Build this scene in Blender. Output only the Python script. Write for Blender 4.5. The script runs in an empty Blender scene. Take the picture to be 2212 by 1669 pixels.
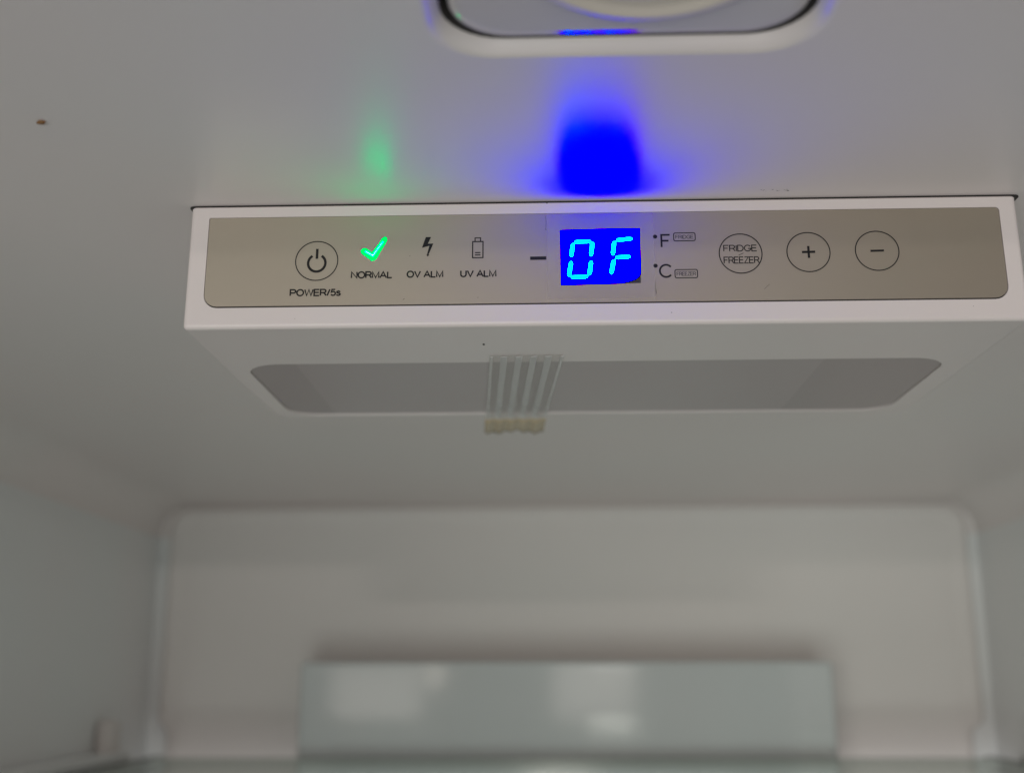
import bpy, bmesh, math, random
from mathutils import Vector, Matrix
random.seed(4)
S = bpy.context.scene
COL = S.collection
MM = 0.001

# ------------------------------------------------------------------ camera
cam_d = bpy.data.cameras.new('camera')
cam = bpy.data.objects.new('camera', cam_d); COL.objects.link(cam); S.camera = cam
PITCH, YAW, ROLL = 0.24320, 0.0318, -0.0018
F_PX = 2504.4
cam_d.sensor_width = 36.0
cam_d.lens = 36.0 * F_PX / 2212.0
fw = Vector((-math.sin(YAW)*math.cos(PITCH), math.cos(YAW)*math.cos(PITCH), math.sin(PITCH)))
r0 = Vector((math.cos(YAW), math.sin(YAW), 0)); u0 = r0.cross(fw)
rt = math.cos(ROLL)*r0 + math.sin(ROLL)*u0
up = -math.sin(ROLL)*r0 + math.cos(ROLL)*u0
cam.matrix_world = Matrix(((rt.x, up.x, -fw.x, 0), (rt.y, up.y, -fw.y, 0), (rt.z, up.z, -fw.z, 0), (0, 0, 0, 1)))
cam_d.clip_start = 0.01; cam_d.clip_end = 50
cam_d.dof.use_dof = True
cam_d.dof.focus_distance = 0.277
cam_d.dof.aperture_fstop = 9.5

# ------------------------------------------------------------------ world: the dim even light of the room
W = bpy.data.worlds.new('World'); S.world = W; W.use_nodes = True
bg = W.node_tree.nodes['Background']
bg.inputs[0].default_value = (1.0, 0.93, 0.91, 1); bg.inputs[1].default_value = 0.20

# ------------------------------------------------------------------ room lamps and added fills (stand in the room behind the camera)
def area(name, loc, target, sx, sy, power, color):
    d = bpy.data.lights.new(name, 'AREA'); d.shape = 'RECTANGLE'; d.size = sx; d.size_y = sy
    d.energy = power; d.color = color
    o = bpy.data.objects.new(name, d); COL.objects.link(o); o.location = loc
    o.rotation_euler = (Vector(target)-Vector(loc)).to_track_quat('-Z', 'Y').to_euler()
    return o
area('ceiling_room_light', (0.02, -1.6, 0.205), (0.0, 0.3, 0.05), 0.16, 0.020, 1.8, (1.0, 0.90, 0.82))
area('floor_bounce_fill', (-0.5, -2.5, -1.05), (0.0, 0.5, 0.0), 2.4, 1.5, 33.5, (0.955, 0.985, 0.965))  # added low fill, like light bounced off the floor, to brighten the interior
area('left_film_fill', (-1.35, -3.0, 0.03), (0.0, 0.3, 0.05), 0.9, 0.30, 5.5, (1.0, 0.89, 0.76))  # added lamp that puts a warm gloss on the film's left end
area('far_window', (-0.65, -3.0, -0.09), (-0.65, 0.7, -0.09), 0.34, 0.26, 0.36, (1.0, 0.92, 0.84))
area('far_doorway', (0.16, -3.0, -0.045), (0.16, 0.7, -0.045), 0.30, 0.22, 0.28, (1.0, 0.91, 0.84))
area('hall_lamp', (0.222, -2.9, 0.074), (0.222, 0.7, 0.0), 0.15, 0.022, 0.13, (1.0, 0.95, 0.88))
area('lamp_strip', (-0.42, -2.9, 0.005), (-0.42, 0.7, 0.005), 0.035, 0.09, 0.045, (1.0, 0.88, 0.76))

S.view_settings.view_transform = 'Standard'; S.view_settings.look = 'None'
S.view_settings.exposure = 0.0; S.view_settings.gamma = 1.0
S.cycles.max_bounces = 10; S.cycles.diffuse_bounces = 6

# ------------------------------------------------------------------ materials
def mat(name, color, rough=0.4, metal=0.0, spec=0.5, mottle=0.0, scale=40, bump=0.0, bscale=900, emis=None, coat=0.0):
    m = bpy.data.materials.new(name); m.use_nodes = True
    nt = m.node_tree; b = nt.nodes['Principled BSDF']
    b.inputs['Roughness'].default_value = rough
    b.inputs['Metallic'].default_value = metal
    b.inputs['Specular IOR Level'].default_value = spec
    b.inputs['Coat Weight'].default_value = coat
    b.inputs['Base Color'].default_value = (*color, 1)
    tc = nt.nodes.new('ShaderNodeTexCoord')
    if mottle:
        n = nt.nodes.new('ShaderNodeTexNoise'); n.inputs['Scale'].default_value = scale
        n.inputs['Detail'].default_value = 4
        nt.links.new(tc.outputs['Object'], n.inputs['Vector'])
        mx = nt.nodes.new('ShaderNodeMix'); mx.data_type = 'RGBA'
        mx.inputs[6].default_value = (color[0]*(1-mottle*.2), color[1]*(1+mottle*.5), color[2]*(1+mottle*.5), 1)
        mx.inputs[7].default_value = (color[0]*(1+mottle), color[1]*(1-mottle), color[2]*(1-mottle), 1)
        nt.links.new(n.outputs['Fac'], mx.inputs[0]); nt.links.new(mx.outputs[2], b.inputs['Base Color'])
    if bump:
        n2 = nt.nodes.new('ShaderNodeTexNoise'); n2.inputs['Scale'].default_value = bscale
        n2.inputs['Detail'].default_value = 3
        nt.links.new(tc.outputs['Object'], n2.inputs['Vector'])
        bp = nt.nodes.new('ShaderNodeBump'); bp.inputs['Strength'].default_value = bump
        bp.inputs['Distance'].default_value = 0.0004
        nt.links.new(n2.outputs['Fac'], bp.inputs['Height']); nt.links.new(bp.outputs['Normal'], b.inputs['Normal'])
    return m

def emit_mat(name, rgb):
    """Self-lit LED surface. The colour is given in linear sRGB; a spectral LED lies outside that gamut, so a channel may be below zero."""
    m = bpy.data.materials.new(name); m.use_nodes = True
    nt = m.node_tree; nt.nodes.clear()
    out = nt.nodes.new('ShaderNodeOutputMaterial'); e = nt.nodes.new('ShaderNodeEmission')
    c = nt.nodes.new('ShaderNodeCombineXYZ')
    for i in range(3): c.inputs[i].default_value = rgb[i]
    nt.links.new(c.outputs[0], e.inputs[0]); e.inputs[1].default_value = 1.0
    nt.links.new(e.outputs[0], out.inputs[0])
    return m

LINER = mat('liner_plastic', (0.785, 0.742, 0.725), 0.37, spec=0.5, mottle=0.03, scale=9, bump=0.03)
LINER_WALL = mat('wall_plastic', (0.80, 0.82, 0.82), 0.34, mottle=0.03, scale=9)
BACKP = mat('back_plate_plastic', (0.755, 0.72, 0.70), 0.5, spec=0.25, mottle=0.02, scale=9)
WHITE = mat('housing_plastic', (0.775, 0.71, 0.69), 0.33, mottle=0.012, scale=60, bump=0.03, bscale=1500)
FILM = mat('silver_film', (0.465, 0.412, 0.335), 0.30, metal=0.75, mottle=0.015, scale=60)
CLEAR = mat('protective_film', (0.478, 0.425, 0.358), 0.24, metal=0.68, mottle=0.02, scale=60)
INK = mat('black_ink', (0.012, 0.011, 0.012), 0.5, spec=0.3)
GREYINK = mat('grey_ink', (0.12, 0.11, 0.10), 0.5, spec=0.3)
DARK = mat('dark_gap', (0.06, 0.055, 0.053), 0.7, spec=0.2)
LENS = mat('smoked_lens', (0.425, 0.372, 0.370), 0.30, mottle=0.02, scale=30)
LENS_END = mat('smoked_lens_end', (0.372, 0.325, 0.323), 0.30, mottle=0.02, scale=30)
COVER = mat('cover_enamel', (0.60, 0.635, 0.635), 0.075, spec=0.9, mottle=0.02, scale=12)
FIX = mat('fixture_plastic', (0.62, 0.59, 0.585), 0.15, mottle=0.02, scale=30)
DOME = mat('boss_plastic', (0.74, 0.67, 0.60), 0.42, spec=0.3)
CRUMB = mat('crumb_brown', (0.20, 0.12, 0.04), 0.7, mottle=0.3, scale=1500)
BRACKET = mat('bracket_dark', (0.045, 0.05, 0.045), 0.4)
SCREEN = emit_mat('lit_blue_screen', (-2.3, -6.1, 11.0))
SEG = emit_mat('lit_segment', (-11.0, 0.86, 72.0))
GREEN = emit_mat('lit_green', (-22.0, 40.0, 0.15))
GREENCORE = emit_mat('lit_green_core', (0.95, 20.0, 1.3))

def tape_mat(name, color, alpha):
    m = bpy.data.materials.new(name); m.use_nodes = True
    b = m.node_tree.nodes['Principled BSDF']
    b.inputs['Base Color'].default_value = (*color, 1); b.inputs['Roughness'].default_value = 0.2
    b.inputs['Alpha'].default_value = alpha
    return m
TAPE = tape_mat('clear_tape', (0.70, 0.66, 0.62), 0.18)
RIB = tape_mat('tape_rib', (0.97, 0.96, 0.94), 0.36)
GLUE = tape_mat('tape_glue', (0.58, 0.47, 0.31), 0.8)

def glass_mat():
    m = bpy.data.materials.new('shelf_glass'); m.use_nodes = True
    nt = m.node_tree; nt.nodes.clear()
    out = nt.nodes.new('ShaderNodeOutputMaterial')
    t = nt.nodes.new('ShaderNodeBsdfTransparent'); t.inputs[0].default_value = (0.92, 0.96, 0.94, 1)
    g = nt.nodes.new('ShaderNodeBsdfGlossy'); g.inputs[0].default_value = (0.85, 0.9, 0.87, 1); g.inputs['Roughness'].default_value = 0.03
    f = nt.nodes.new('ShaderNodeFresnel'); f.inputs[0].default_value = 1.5
    mx = nt.nodes.new('ShaderNodeMixShader')
    ge = nt.nodes.new('ShaderNodeNewGeometry'); ma = nt.nodes.new('ShaderNodeMath'); ma.operation = 'SUBTRACT'; ma.inputs[0].default_value = 1.0
    mu = nt.nodes.new('ShaderNodeMath'); mu.operation = 'MULTIPLY'
    nt.links.new(ge.outputs['Backfacing'], ma.inputs[1]); nt.links.new(ma.outputs[0], mu.inputs[0]); nt.links.new(f.outputs[0], mu.inputs[1])
    nt.links.new(mu.outputs[0], mx.inputs[0]); nt.links.new(t.outputs[0], mx.inputs[1]); nt.links.new(g.outputs[0], mx.inputs[2])
    nt.links.new(mx.outputs[0], out.inputs[0])
    return m
GLASS = glass_mat()

# ------------------------------------------------------------------ helpers
def empty(name, loc, label, cat, group=None):
    o = bpy.data.objects.new(name, None); COL.objects.link(o); o.location = loc
    o.empty_display_size = 0.02
    o['label'] = label; o['category'] = cat
    if group: o['group'] = group
    return o

def world_t(o):
    t = Vector((0, 0, 0))
    while o: t += Vector(o.location); o = o.parent
    return t

def soften(me, ang):
    """Smooth shading on rounded edges only; large flat faces keep their own normal."""
    me.set_sharp_from_angle(angle=math.radians(ang))
    me.polygons.foreach_set('use_smooth', [max(abs(c) for c in p.normal) < 0.9994 for p in me.polygons])

def build(name, bm, mats, parent=None, smooth=35, origin=None):
    """Link bm (world coordinates, metres) as one mesh object with its origin at its own centre."""
    bmesh.ops.remove_doubles(bm, verts=bm.verts, dist=1e-7)
    bmesh.ops.recalc_face_normals(bm, faces=bm.faces)
    if origin is None:
        lo = Vector([min(v.co[i] for v in bm.verts) for i in range(3)])
        hi = Vector([max(v.co[i] for v in bm.verts) for i in range(3)])
        origin = (lo+hi)/2
    origin = Vector(origin)
    for v in bm.verts: v.co -= origin
    me = bpy.data.meshes.new(name); bm.to_mesh(me); bm.free()
    if not isinstance(mats, (list, tuple)): mats = [mats]
    for m in mats: me.materials.append(m)
    if smooth is not None:
        soften(me, smooth)
    o = bpy.data.objects.new(name, me); COL.objects.link(o)
    if parent:
        o.parent = parent; o.location = origin - world_t(parent)
    else:
        o.location = origin
    return o

def struct(name, bm, mats, **k):
    o = build(name, bm, mats, **k); o['kind'] = 'structure'; return o

def rrect(x0, x1, y0, y1, r, n=8):
    """Rounded rectangle, ccw from +x-side; r: radii of corners (x1y1, x0y1, x0y0, x1y0)."""
    if not isinstance(r, (list, tuple)): r = [r]*4
    pts = []
    for (cx, cy, a0), rr in zip(((x1, y1, 0), (x0, y1, 90), (x0, y0, 180), (x1, y0, 270)), r):
        ox = cx - rr if cx == x1 else cx + rr
        oy = cy - rr if cy == y1 else cy + rr
        for i in range(n+1):
            a = math.radians(a0 + 90*i/n)
            pts.append((ox + rr*math.cos(a), oy + rr*math.sin(a)))
    return pts

def ring(bm, pts, z): return [bm.verts.new((p[0], p[1], z)) for p in pts]
def bridge(bm, a, b, mi=0):
    n = len(a)
    for i in range(n):
        f = bm.faces.new((a[i], a[(i+1) % n], b[(i+1) % n], b[i])); f.material_index = mi
def cap(bm, a, mi=0):
    f = bm.faces.new(a); f.material_index = mi; return f
def fill_between(bm, loops):
    """Flat face between an outer loop and inner loops (holes)."""
    es = []
    for L in loops:
        for i in range(len(L)):
            a, b = L[i], L[(i+1) % len(L)]
            es.append(bm.edges.get((a, b)) or bm.edges.new((a, b)))
    bmesh.ops.triangle_fill(bm, use_beauty=True, use_dissolve=False, edges=es)

def box(bm, x0, x1, y0, y1, z0, z1):
    v = [bm.verts.new((x, y, z)) for z in (z0, z1) for y in (y0, y1) for x in (x0, x1)]
    for q in ((0, 1, 3, 2), (4, 6, 7, 5), (0, 4, 5, 1), (2, 3, 7, 6), (0, 2, 6, 4), (1, 5, 7, 3)):
        bm.faces.new([v[i] for i in q])

def rbox(x0, x1, y0, y1, z0, z1, bev=0.002, seg=3):
    bm = bmesh.new(); box(bm, x0, x1, y0, y1, z0, z1)
    bmesh.ops.bevel(bm, geom=list(bm.edges), offset=bev, segments=seg, profile=0.5, affect='EDGES')
    return bm

def prism(pts, lo, hi, axis='z', bev=0.0):
    bm = bmesh.new()
    a = ring(bm, pts, lo); b = ring(bm, pts, hi); bridge(bm, a, b); cap(bm, list(reversed(a))); cap(bm, b)
    return bm

# ------------------------------------------------------------------ inside of the refrigerator: ceiling, walls, back, floor
H = 0.112                       # ceiling height over the lens
XL, XR, YF, YB, ZF = -0.2627, 0.2820, 0.040, 0.7765, -0.90
RC = 0.022                      # cove radius
def rect_loop(x0, x1, y0, y1, off):
    return rrect(x0+off, x1-off, y0, y1-off*.12, (.001, .001, .0005, .0005), 6)
bm = bmesh.new()
prev = None
NC = 8
for i in range(NC+1):                                      # cove rings from the wall up to the flat ceiling
    a = math.radians(90*i/NC)
    off = RC*(1-math.cos(a)); z = H-RC+RC*math.sin(a)
    L = ring(bm, rect_loop(XL, XR, YF, YB, off), z)
    if prev:                                               # no cove along the open front
        for k in range(len(L)):
            q = (prev[k], prev[(k+1) % len(L)], L[(k+1) % len(L)], L[k])
            if max(v.co.y for v in q) < YF+.002 and abs(q[0].co.x-q[1].co.x) > .1: continue
            bm.faces.new(q)
    prev = L
# recess for the fixture: rounded edge, then a wall that slopes inward and up
RX0, RX1, RY0, RY1 = -0.0215, 0.0510, 0.1165, 0.1960
def rec(off): return rrect(RX0+off, RX1-off, RY0+off, RY1-off, 0.0125-off*0.5, 8)
prof = [(0.0, 0.0), (0.0006, 0.00012), (0.0012, 0.0005), (0.0017, 0.0011), (0.0028, 0.0025), (0.0030, 0.0034), (0.0032, 0.0100)]
rl = []
for off, dz in prof: rl.append(ring(bm, rec(off), H+dz))
fill_between(bm, [prev, rl[0]])
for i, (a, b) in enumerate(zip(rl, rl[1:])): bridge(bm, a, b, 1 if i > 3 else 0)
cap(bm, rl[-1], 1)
struct('ceiling', bm, [LINER, DARK], smooth=40)

bm = bmesh.new(); box(bm, XL-0.02, XL, YF, YB, ZF, H-RC)
struct('wall_left', bm, LINER_WALL, smooth=None)
bm = bmesh.new(); box(bm, XR, XR+0.02, YF, YB, ZF, H-RC)
struct('wall_right', bm, LINER_WALL, smooth=None)
bm = bmesh.new(); box(bm, XL-0.02, XR+0.02, YB, YB+0.02, ZF, H-RC)
struct('wall_back', bm, LINER_WALL, smooth=None)
bm = bmesh.new(); box(bm, XL-0.02, XR+0.02, YF, YB+0.02, ZF-0.02, ZF)
struct('floor', bm, LINER_WALL, smooth=None)

# raised plate on the back wall with a rounded raised rim
t = empty('back_plate', (0.009, 0.770, 0.037), 'wide pale beige raised plate covering the upper back wall, with a rounded rim', 'back plate')
def xz(pts, y, bm): return [bm.verts.new((p[0], y, p[1])) for p in pts]
PX0, PX1, PZ0, PZ1 = -0.2540, 0.2740, -0.034, 0.1095
def plate_loop(off):
    top = rrect(PX0+off, PX1-off, PZ0, PZ1-off, 0.0140-off*.6, 8)[:18]      # from the right side over the top to the left side
    left = [(PX0+off, -.026), (PX0+off+.001, -.030), (PX0+off+.005, -.034), (PX0+off+.006, -.038), (PX0+off+.006, -.30)]
    right = [(PX1-off-.008, -.30), (PX1-off-.008, -.038), (PX1-off-.007, -.034), (PX1-off-.001, -.030), (PX1-off, -.026)]
    return top+left+right
bm = bmesh.new(); prev = None
for off, y in ((0, YB-0.0005), (0, 0.7722), (0.0012, 0.7706), (0.0035, 0.7698), (0.0060, 0.7699), (0.0085, 0.7705), (0.0120, 0.7709)):
    L = xz(plate_loop(off), y, bm)
    if prev:
        bridge(bm, prev, L)
    prev = L
cap(bm, prev)
build('plate', bm, BACKP, t, smooth=60)

# box over the evaporator, standing out from the back plate
t = empty('evaporator_cover', (0.009, 0.745, -0.05), 'glossy pale grey-green box across the lower back wall, mirroring room windows', 'cover')
bm = rbox(-0.1535, 0.1710, 0.728, 0.7705, -0.20, 0.0078, 0.0022)
build('front_cover', bm, COVER, t)

# ------------------------------------------------------------------ fixture in the ceiling recess
t = empty('ceiling_fixture', (0.0148, 0.156, H+0.004), 'pale rounded-square fixture with a round boss, set in a ceiling recess above the display', 'light fixture')
bm = bmesh.new(); prev = None
def ins(off): return rrect(RX0+0.0043+off, RX1-0.0043-off, RY0+0.0043+off, RY1-0.0043-off, 0.0106-off*.6, 10)
for off, z in ((0, H+0.0098), (0, H+0.0036), (0.0002, H+0.0025), (0.0006, H+0.0018), (0.0012, H+0.0014), (0.0021, H+0.00112), (0.0032, H+0.0010), (0.006, H+0.0010)):
    L = ring(bm, ins(off), z)
    if prev: bridge(bm, prev, L)
    prev = L
cap(bm, prev)
build('cover_plate', bm, FIX, t, smooth=60)
bm = bmesh.new(); prev = None
def circ(cx, cy, r, n=64): return [(cx+r*math.cos(2*math.pi*i/n), cy+r*math.sin(2*math.pi*i/n)) for i in range(n)]
for r, z in ((0.0245, H+0.0013), (0.0240, H+0.0004), (0.0228, H-0.0005), (0.0212, H-0.0008), (0.0204, H-0.0004), (0.0190, H+0.0001), (0.012, H-0.0001), (0.005, H-0.0003)):
    L = ring(bm, circ(0.0175, 0.1605, r), z)
    if prev: bridge(bm, prev, L)
    prev = L
cap(bm, prev)
build('round_boss', bm, DOME, t, smooth=60)

# ------------------------------------------------------------------ control panel
PXL, PXR, PY0, PY1, PZB, PZT = -0.0871, 0.1129, 0.2625, 0.3619, 0.0800, 0.1115
def shear(co):
    """The front of the housing leans: its lower edge is 1 mm nearer to the room."""
    k = max(0.0, min(1.0, (PY1-co.y)/(PY1-PY0)))
    co.y += 0.0313*(co.z-PZB)*k
def shear_bm(bm):
    for v in bm.verts: shear(v.co)

panel = empty('control_panel', (0.0129, 0.312, H), 'white control panel with a lit blue display reading 0F, hanging under the ceiling', 'control panel')
# housing body
bm = bmesh.new()
def hb(off): return rrect(PXL+off, PXR-off, PY0+off, PY1-off, (max(.006-off, .0005), max(.006-off, .0005), max(.0012-off, .0001), max(.0012-off, .0001)), 6)
rl = []
for i in range(6):
    a = math.radians(90*i/5); B = 0.0011
    rl.append(ring(bm, hb(B*(1-math.sin(a))), PZB+B*(1-math.cos(a))))
rl.append(ring(bm, hb(0), PZT-0.0003)); rl.append(ring(bm, hb(0.0003), PZT))
for a, b in zip(rl, rl[1:]): bridge(bm, a, b)
cap(bm, rl[0]); cap(bm, rl[-1])
shear_bm(bm)
body = build('housing', bm, WHITE, panel)
def cutter(bm):
    bmesh.ops.recalc_face_normals(bm, faces=bm.faces)
    me = bpy.data.meshes.new('cut'); bm.to_mesh(me); bm.free()
    o = bpy.data.objects.new('cut', me); COL.objects.link(o); return o
FU0, FU1, FV0, FV1 = 0.0046, 0.1957, 0.0034, 0.0268        # film recess in the front, measured from the top left corner
def uvp(u, v, o=0.0):
    c = Vector((PXL+u, PY0-o, H-v)); shear(c); return c
bmf = bmesh.new()
fr = rrect(FU0, FU1, -FV1, -FV0, (0.0009, 0.0004, 0.0034, 0.0034), 6)
a = [bmf.verts.new(uvp(p[0], -p[1], 0.002)) for p in fr]; b = [bmf.verts.new(uvp(p[0], -p[1], -0.0005)) for p in fr]
bridge(bmf, a, b); cap(bmf, a); cap(bmf, list(reversed(b)))
LR = (-0.0812, 0.1055, 0.2955, 0.3575)
bml = prism(rrect(*LR, 0.010, 10), PZB-0.003, PZB+0.0009)
for c in (cutter(bmf), cutter(bml)):
    md = body.modifiers.new('b', 'BOOLEAN'); md.operation = 'DIFFERENCE'; md.solver = 'EXACT'; md.object = c
bpy.context.view_layer.update()
dg = bpy.context.evaluated_depsgraph_get()
me2 = bpy.data.meshes.new_from_object(body.evaluated_get(dg))
body.modifiers.clear(); body.data = me2
for o in [o for o in bpy.data.objects if o.name.startswith('cut')]: bpy.data.objects.remove(o)
soften(me2, 35)

# neck between housing and ceiling (sits in the thin dark joint)
bm = prism(rrect(PXL+.0014, PXR-.0014, PY0+.0024, PY1-.002, .001, 3), PZT+0.00002, H-0.00003)
build('neck', bm, DARK, panel)
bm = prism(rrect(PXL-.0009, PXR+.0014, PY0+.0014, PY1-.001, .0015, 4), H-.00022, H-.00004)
build('joint_shade', bm, DARK, panel)  # thin dark sheet standing in for the shaded gap at the ceiling

# underside light cover with two darker end sections
bm = bmesh.new()
lr = (LR[0]+.00025, LR[1]-.00025, LR[2]+.00025, LR[3]-.00025)
for x0, x1, mi, rr in ((lr[0], -0.0672, 1, (0, .00975, .00975, 0)), (-0.0672, 0.0728, 0, (0, 0, 0, 0)), (0.0728, lr[1], 1, (.00975, 0, 0, .00975))):
    p = rrect(x0, x1, lr[2], lr[3], [max(q, 1e-5) for q in rr], 10)
    z = PZB+0.0003
    a = ring(bm, p, z); b = ring(bm, p, z+0.0004)
    bridge(bm, a, b, mi); cap(bm, a, mi); cap(bm, b, mi)
build('light_cover', bm, [LENS, LENS_END], panel)

# faceplate film on a dark backing that shows as a thin line along its lower edge
def flat(pts, o, bm=None):
    bm = bm or bmesh.new(); bm.faces.new([bm.verts.new(uvp(p[0], p[1], o)) for p in pts]); return bm
def plate(pts, o0, o1):
    bm = bmesh.new()
    a = [bm.verts.new(uvp(p[0], p[1], o0)) for p in pts]; b = [bm.verts.new(uvp(p[0], p[1], o1)) for p in pts]
    bridge(bm, a, b); cap(bm, a); cap(bm, b); return bm
def rr_uv(u0, u1, v0, v1, r, n=6):
    """rounded rectangle in panel coordinates; r: (top right, top left, bottom left, bottom right)"""
    return [(p[0], -p[1]) for p in rrect(u0, u1, -v1, -v0, r, n)]
build('film_backing', plate(rr_uv(FU0+.00005, FU1-.00005, FV0+.00005, FV1-.00005, (.0009, .0004, .0034, .0034)), -0.00048, -0.00038), DARK, panel)
FO = -0.00012
face = build('faceplate', plate(rr_uv(FU0+.0001, FU1-.00012, FV0+.00008, FV1-.00042, (.0009, .0004, .0031, .0031)), -0.00036, FO), FILM, panel)

IO = FO+0.00004          # ink
# clear film patch round the display
build('protective_film', plate(rr_uv(.0872, .1130, .0037, .0255, .0001, 1), FO-.00002, FO+.00002), CLEAR, panel)

# display window
scr = [(.09066, .00800), (.1000, .00783), (.10948, .00778), (.10944, .0150), (.10940, .0190), (.10915, .01985), (.1083, .02060), (.1068, .02115), (.1050, .02158), (.0906, .02186)]
disp = build('display', flat(scr, IO+.00002), SCREEN, panel, smooth=None)
build('display_frame', flat([(.09056, .0079), (.10958, .00768), (.10950, .02166), (.09052, .02196)], IO), DARK, disp, smooth=None)

def px2uv(x, y):
    """Local helper for the digits: interpolates between measured marks on the display."""
    return (.09066+(x-1212)*(.10948-.09066)/(1383.0-1212)+(y-554)*0.0000022, .00800+(y-498)*(.02186-.00800)/116.0+(x-1212)*-0.0000013)
def capsule(p, q, w, taper=1.0):
    """Segment with rounded, pointed ends."""
    p = Vector(p); q = Vector(q); d = (q-p).normalized(); n = Vector((-d.y, d.x)); L = (q-p).length; h = w/2
    pr = [(0, 0), (.12*h, .42*h), (.55*h, .82*h), (1.25*h, h)]
    pts = [p+d*a+n*b for a, b in pr] + [q-d*a+n*b for a, b in reversed(pr)] + [q-d*a-n*b for a, b in pr[1:]] + [p+d*a-n*b for a, b in reversed(pr[1:])]
    out = []
    for v in pts:
        if not out or (v-Vector(out[-1])).length > 1e-6: out.append((v.x, v.y))
    return out
# segment ends in marks of the display (x, y): measured on the display's own grid
def zx(cx, cy): return (2000+cx*900/2212)*2212/4096, (850+cy*900/2212)*2212/4096
segs = [((722, 292), (912, 288)), ((722, 292), (695, 452)), ((918, 285), (890, 448)), ((700, 468), (664, 640)), ((897, 468), (868, 632)), ((676, 638), (868, 632)),
        ((1140, 284), (1326, 272)), ((1133, 282), (1108, 444)), ((1122, 455), (1298, 448)), ((1122, 462), (1082, 628))]
for (p, q) in segs:
    P, Q = px2uv(*zx(*p)), px2uv(*zx(*q))
    build('segment', flat(capsule(P, Q, .00156), IO+.00006), SEG, disp, smooth=None)

# ------------------------------------------------------------------ printing
def ribbon(bm, pts, w, closed=False, o=IO):
    n = len(pts); P = [Vector(p) for p in pts]; A = []; B = []
    for i in range(n):
        d1 = (P[i]-P[i-1]) if (i > 0 or closed) else (P[1]-P[0])
        d2 = (P[(i+1) % n]-P[i]) if (i < n-1 or closed) else d1
        if d1.length < 1e-9: d1 = d2
        if d2.length < 1e-9: d2 = d1
        d1 = d1.normalized(); d2 = d2.normalized()
        n1 = Vector((-d1.y, d1.x)); n2 = Vector((-d2.y, d2.x)); m = (n1+n2)
        m = m.normalized() if m.length > 1e-6 else n1
        k = min(1.6, 1/max(.3, m.dot(n1)))
        A.append(bm.verts.new(uvp(*(P[i]+m*w/2*k), o))); B.append(bm.verts.new(uvp(*(P[i]-m*w/2*k), o)))
    for i in range(n if closed else n-1):
        j = (i+1) % n; bm.faces.new((A[i], A[j], B[j], B[i]))
def arc(cx, cy, rx, ry, a0, a1, n=10):
    return [(cx+rx*math.cos(math.radians(a0+(a1-a0)*i/n)), cy+ry*math.sin(math.radians(a0+(a1-a0)*i/n))) for i in range(n+1)]
# stroke letters on a grid: x to the right, y down from 0 (cap line) to 1 (base line); width in the second entry
G = {
 'P': (.62, [[(0, 1), (0, 0), (.36, 0)] + arc(.36, .27, .24, .27, -90, 90) + [(0, .54)]]),
 'O': (.76, [arc(.37, .5, .37, .5, 0, 360, 24)]),
 'W': (.95, [[(0, 0), (.23, 1), (.47, 0), (.71, 1), (.94, 0)]]),
 'E': (.58, [[(.56, 0), (0, 0), (0, 1), (.57, 1)], [(0, .48), (.52, .48)]]),
 'R': (.64, [[(0, 1), (0, 0), (.38, 0)] + arc(.38, .26, .22, .26, -90, 90) + [(0, .52)], [(.34, .52), (.46, .62), (.64, 1)]]),
 '/': (.28, [[(0, 1.02), (.28, -.02)]]),
 '5': (.52, [[(.48, .02), (.12, .02), (.04, .48), (.12, .41)] + arc(.25, .67, .26, .32, -90, 150, 14)]),
 's': (.42, [[(.40, .46), (.30, .33), (.18, .30), (.05, .38), (.05, .52), (.16, .60), (.32, .68), (.41, .80), (.36, .94), (.22, 1), (.08, .97), (.0, .82)]]),
 'N': (.64, [[(0, 1), (0, 0), (.62, 1), (.62, 0)]]),
 'M': (.74, [[(0, 1), (0, 0), (.36, .98), (.72, 0), (.72, 1)]]),
 'A': (.74, [[(0, 1), (.36, 0), (.72, 1)], [(.13, .66), (.59, .66)]]),
 'L': (.52, [[(0, 0), (0, 1), (.50, 1)]]),
 'V': (.70, [[(0, 0), (.34, 1), (.68, 0)]]),
 'U': (.66, [[(0, 0), (0, .62)] + arc(.31, .62, .31, .38, 180, 0, 12) + [(.62, 0)]]),
 'F': (.56, [[(.56, 0), (0, 0), (0, 1)], [(0, .48), (.47, .48)]]),
 'I': (.06, [[(.02, 0), (.02, 1)]]),
 'D': (.66, [[(0, 0), (.26, 0)] + arc(.26, .5, .38, .5, -90, 90, 12) + [(0, 1), (0, 0)]]),
 'G': (.74, [arc(.38, .5, .38, .5, -35, -345, 22) + [(.74, .56), (.42, .56)]]),
 'C': (.70, [arc(.37, .5, .37, .5, -40, -320, 22)]),
 'Z': (.58, [[(.02, 0), (.56, 0), (0, 1), (.58, 1)]]),
 ' ': (.18, []),
}
def text(s, u0, u1, vtop0, vbot0, w, slope=0.0, parent=None, mat_=None, o=IO, name='lettering'):
    """Writes s between u0 and u1 with cap line vtop0 and base line vbot0 (slope: extra v per u)."""
    gap = .13; tot = sum(G[c][0] for c in s)+gap*(len(s)-1)
    h = vbot0-vtop0-w; k = (u1-u0-w)/tot; x = u0+w/2; bm = bmesh.new()
    for c in s:
        wd, st = G[c]
        for L in st:
            pts = [(x+p[0]*k, vtop0+w/2+p[1]*h+(x+p[0]*k-u0)*slope) for p in L]
            cl = (Vector(pts[0])-Vector(pts[-1])).length < 1e-7
            if cl: pts = pts[:-1]
            ribbon(bm, pts, w, cl, o)
        x += (wd+gap)*k
    return build(name, bm, mat_ or INK, parent or panel, smooth=None)
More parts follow.
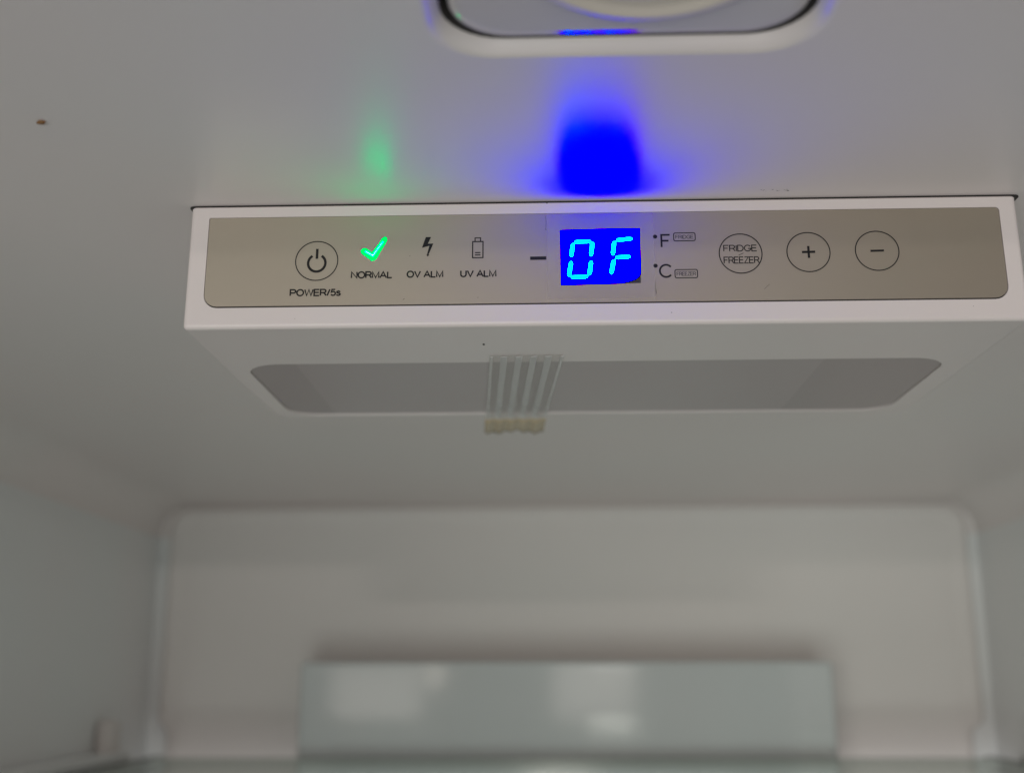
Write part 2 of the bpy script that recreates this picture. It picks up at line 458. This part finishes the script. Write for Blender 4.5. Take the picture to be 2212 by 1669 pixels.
def circle_ring(name, cu, cv, ru, rv, w, parent=None, o=IO):
    bm = bmesh.new(); ribbon(bm, arc(cu, cv, ru, rv, 0, 360, 64)[:-1], w, True, o)
    return build(name, bm, INK, parent or panel, smooth=None)

# POWER/5s
pb = circle_ring('power_button', .03154, .01497, .00512, .00502, .00026)
bm = bmesh.new(); ribbon(bm, arc(.03158, .01555, .00210, .00218, -58, 238, 30), .00062)
ribbon(bm, [(.03156, .01186), (.03156, .01445)], .00062)
build('power_symbol', bm, INK, pb, smooth=None)
text('POWER/5s', .02535, .03778, .02214, .02404, .00037, slope=.002)
# NORMAL tick, lit
def Z1(x, y):   # marks read off an enlarged grid of the left half
    return (.02636+(x-183)*(.03672-.02636)/(555.-183)-(y-425)*0.0000006, .00993+(y-255)*(.02000-.00993)/(597.-255)-(x-370)*-0.0000002)
tick = [(745, 348), (762, 330), (790, 328), (832, 362), (850, 366), (868, 345), (948, 222), (962, 214), (976, 226), (972, 246), (885, 410), (868, 428), (846, 430), (760, 366)]
tick = [(862+(x-862)*.92, 322+(y-322)*.90) for x, y in tick]
st = build('status_light', flat([Z1(*p) for p in tick], IO), GREEN, panel, smooth=None)
bm = bmesh.new(); ribbon(bm, [Z1(786, 344), Z1(856, 384), Z1(940, 258)], .00054, o=IO+.00004)
build('light_core', bm, GREENCORE, st, smooth=None)
text('NORMAL', .03996, .05013, .01778, .01968, .00037, slope=.004)
# OV ALM bolt
bolt = [(1318, 223), (1364, 223), (1338, 282), (1386, 280), (1348, 378), (1356, 382), (1340, 394), (1328, 380), (1334, 378), (1352, 300), (1288, 318)]
build('voltage_symbol', flat([(Z1(*p)[0]-.0002, Z1(*p)[1]-.00002) for p in bolt], IO), INK, panel, smooth=None)
text('OV ALM', .05342, .06236, .01778, .01966, .00037, slope=.003)
# UV ALM battery
bm = bmesh.new()
ribbon(bm, [(.06928, .01052), (.07178, .01052), (.07178, .01468), (.06928, .01468)], .00029, True)
ribbon(bm, [(.06985, .0104), (.06985, .00956), (.07118, .00956), (.07118, .0104)], .00026)
ribbon(bm, [(.06984, .01338), (.07118, .01338)], .00029); ribbon(bm, [(.06984, .01398), (.07118, .01398)], .00029)
build('battery_symbol', bm, INK, panel, smooth=None)
text('UV ALM', .06632, .07512, .01780, .01968, .00037, slope=.002)
# minus sign left of the display
bm = bmesh.new(); ribbon(bm, [(.08315, .01501), (.08705, .01499)], .00086)
build('minus_sign', bm, INK, panel, smooth=None)
# degree units
def dot(u, v, r):
    return flat(arc(u, v, r, r, 0, 360, 20)[:-1], IO)
build('degree_dot', dot(.11326, .00984, .00052), INK, panel, smooth=None)
build('degree_dot', dot(.11312, .01733, .00052), INK, panel, smooth=None)
text('F', .11452, .11700, .00920, .01280, .00046, name='unit_letter')
text('C', .11388, .11716, .01690, .02045, .00046, name='unit_letter')
def tag(u0, u1, v0, v1, s, w):
    bm = bmesh.new(); ribbon(bm, rr_uv(u0, u1, v0, v1, .0004, 3), .00023, True)
    b = build('mode_mark', bm, INK, panel, smooth=None)
    text(s, u0+.00035, u1-.00035, v0+.00052, v1-.00050, w, parent=b, mat_=GREYINK)
tag(.11772, .12286, .00898, .01102, 'FRIDGE', .00017)
tag(.11768, .12302, .01840, .02050, 'FREEZER', .00018)
# buttons on the right
fb = circle_ring('mode_button', .13350, .01447, .00508, .00502, .00026)
text('FRIDGE', .12942, .13752, .01224, .01398, .00025, parent=fb, slope=.001)
text('FREEZER', .12936, .13790, .01525, .01705, .00025, parent=fb, slope=.001)
bm = bmesh.new(); ribbon(bm, [(.13300, .01492), (.13418, .01438)], .00014); build('slash', bm, INK, fb, smooth=None)
b2 = circle_ring('plus_button', .14962, .01433, .00510, .00500, .00026)
bm = bmesh.new(); ribbon(bm, [(.14808, .01432), (.15122, .01428)], .00058); ribbon(bm, [(.14966, .01278), (.14966, .01430)], .00056); ribbon(bm, [(.14966, .01430), (.14966, .01584)], .00056)
build('plus_symbol', bm, INK, b2, smooth=None)
b3 = circle_ring('minus_button', .16588, .01422, .00513, .00500, .00026)
bm = bmesh.new(); ribbon(bm, [(.16430, .01424), (.16750, .01418)], .00052); build('minus_symbol', bm, INK, b3, smooth=None)
# fine scratches and lint on the film
def hair(pts, w=.00009, m=GREYINK):
    bm = bmesh.new(); ribbon(bm, pts, w, o=IO+.00002); build('scratch', bm, m, panel, smooth=None)
hair([(.08700, .00420), (.08704, .0060), (.08698, .00745)]); hair([(.08680, .00752), (.08712, .00766)], .00018)
hair([(.11290, .02120), (.11288, .02240), (.11300, .02420)]); hair([(.11300, .02300), (.11312, .02450)])
hair([(.0527, .0252), (.0531, .0249)], .00012); hair([(.0706, .0250), (.0707, .0247)], .00010)
hair([(.1386, .0236), (.1393, .0229), (.1399, .0224)], .00007)
hair([(.0540, .01405), (.0542, .01402)], .00016)
def fleck(u, v, r):
    build('fleck', flat(arc(u, v, r, r*.7, 0, 360, 8)[:-1], .00004), GREYINK, panel, smooth=None)
fleck(.1165, .0292, .00013); fleck(.0270, .0297, .00009); fleck(.1870, .0285, .00010); fleck(.0873, .0007, .00022)

# ------------------------------------------------------------------ loose things: tape, crumb, speck
t = empty('clear_tape', (-0.009, 0.330, PZB), 'clear ribbed tape strip with a yellowed end, stuck across the underside light cover', 'tape')
def tp(x, y, dz=0.0):
    """x across 0..1, y along in metres"""
    k = (y-0.288)/(0.377-0.288)
    curl = 0.0
    if y > 0.362: curl = -0.0016*((y-0.362)/0.015)
    return Vector((-0.0150-0.006*k + x*(0.0192), y, PZB-0.00025-dz+curl))
def strip(xa, xb, ya, yb, dz, thick, n=10, wav=0.0):
    bm = bmesh.new(); rows = []
    for i in range(n+1):
        y = ya+(yb-ya)*i/n
        r = []
        for x in (xa, xb):
            for d in (0, thick): r.append(bm.verts.new(tp(x, y, dz+d)))
        rows.append(r)
    for a, b in zip(rows, rows[1:]):
        for i, j in ((0, 2), (2, 3), (3, 1), (1, 0)): bm.faces.new((a[i], a[j], b[j], b[i]))
    bm.faces.new([rows[0][i] for i in (0, 2, 3, 1)]); bm.faces.new([rows[-1][i] for i in (0, 1, 3, 2)])
    return bm
build('strip', strip(0, 1, .288, .366, 0, .00006), TAPE, t)
for c in (0.03, 0.20, 0.40, 0.60, 0.80, 0.98):
    w = 0.045 if 0.1 < c < .9 else 0.02
    build('rib', strip(max(0, c-w), min(1, c+w), .2885, .362, .00008, .0003), RIB, t)
# yellowed, crinkled end
bm = bmesh.new(); rows = []
N = 24
for j in range(5):
    y = .3625+.0135*j/4; r = []
    for i in range(N+1):
        x = i/N
        yy = y + (0.0012*math.sin(x*9.0)+.0006*math.sin(x*31))*(j/4)
        p = tp(x*1.02-.01, yy, .0004+.0006*math.sin(x*math.pi*10)*math.sin(math.pi*(j+.5)/5))
        r.append(bm.verts.new(p))
    rows.append(r)
for a, b in zip(rows, rows[1:]):
    for i in range(N): bm.faces.new((a[i], a[i+1], b[i+1], b[i]))
end = build('yellowed_end', bm, GLUE, t)
md = end.modifiers.new('s', 'SOLIDIFY'); md.thickness = .00012

def blob(name, c, sx, sy, sz, m, label, cat, rot=0.0):
    bm = bmesh.new(); bmesh.ops.create_icosphere(bm, subdivisions=3, radius=1.0)
    for v in bm.verts:
        k = 1+.16*math.sin(5*v.co.x+1)+.12*math.sin(7*v.co.y+2*v.co.z)
        x, y = v.co.x*k*sx, v.co.y*k*sy
        v.co = Vector((c[0]+x*math.cos(rot)-y*math.sin(rot), c[1]+x*math.sin(rot)+y*math.cos(rot), c[2]+v.co.z*sz))
    o = build(name, bm, m); o['label'] = label; o['category'] = cat; return o
blob('crumb', (-0.1050, 0.2180, H-.0003), .00105, .0006, .0004, CRUMB, 'tiny brown crumb stuck to the ceiling left of the panel', 'crumb', -.3)
blob('dirt_speck', (-0.0159, 0.2781, PZB-.0001), .00028, .00034, .0002, INK, 'minute black speck on the panel underside just before the clear tape', 'speck')

bm = bmesh.new()                                            # faint scuff on the ceiling in front of the panel
for k in range(16):
    x = .0500+.0085*random.random(); y = .2588+.0012*random.random(); r = .00005+.00007*random.random()
    L = [bm.verts.new((x+r*2.4*math.cos(a*math.pi/4), y+r*math.sin(a*math.pi/4), H-.00003)) for a in range(8)]
    bm.faces.new(L)
o = build('scuff_mark', bm, GREYINK, smooth=None)
o['label'] = 'faint broken grey scuff on the ceiling just above the panel, right of the blue glow'; o['category'] = 'scuff'

# ------------------------------------------------------------------ glass shelf at the bottom of the picture, with its supports
t = empty('glass_shelf', (0.009, 0.40, -0.052), 'clear glass shelf seen edge-on along the bottom, in front of the grey box', 'shelf')
bm = rbox(-0.236, 0.258, 0.10, 0.712, -0.0525, -0.0480, 0.0008, 2)
build('glass_pane', bm, GLASS, t)
bm = rbox(-0.236, 0.258, 0.7122, 0.7180, -0.0545, -0.0478, 0.001, 2)
build('rear_trim', bm, mat('trim_grey', (0.30, 0.31, 0.29), 0.35), t)
for s, x0, x1 in ((-1, XL+.0002, -0.2362), (1, 0.2582, XR-.0002)):
    r = empty('shelf_support', ((x0+x1)/2, .45, -.056), 'dark support ledge on the %s wall carrying the glass shelf' % ('left' if s < 0 else 'right'), 'shelf support', 'shelf supports on the side walls')
    w, g = (x0, -.2450) if s < 0 else (x1, .2660)          # wall side, inner edge of the ledge
    build('ledge', rbox(min(w, g), max(w, g), .10, .700, -.062, -.0430, .0015), LINER_WALL, r)
    i0, i1 = (-.2448, -.2362) if s < 0 else (.2582, .2658)
    build('gasket', rbox(i0, i1, .10, .735, -.057, -.0480, .0012), BRACKET, r)
o = build('liner_bump', rbox(-0.2625, -0.2520, 0.686, 0.704, -0.046, -0.025, 0.0045, 4), BACKP)
o['label'] = 'small rounded pale bump on the left wall just above the shelf'; o['category'] = 'bump'
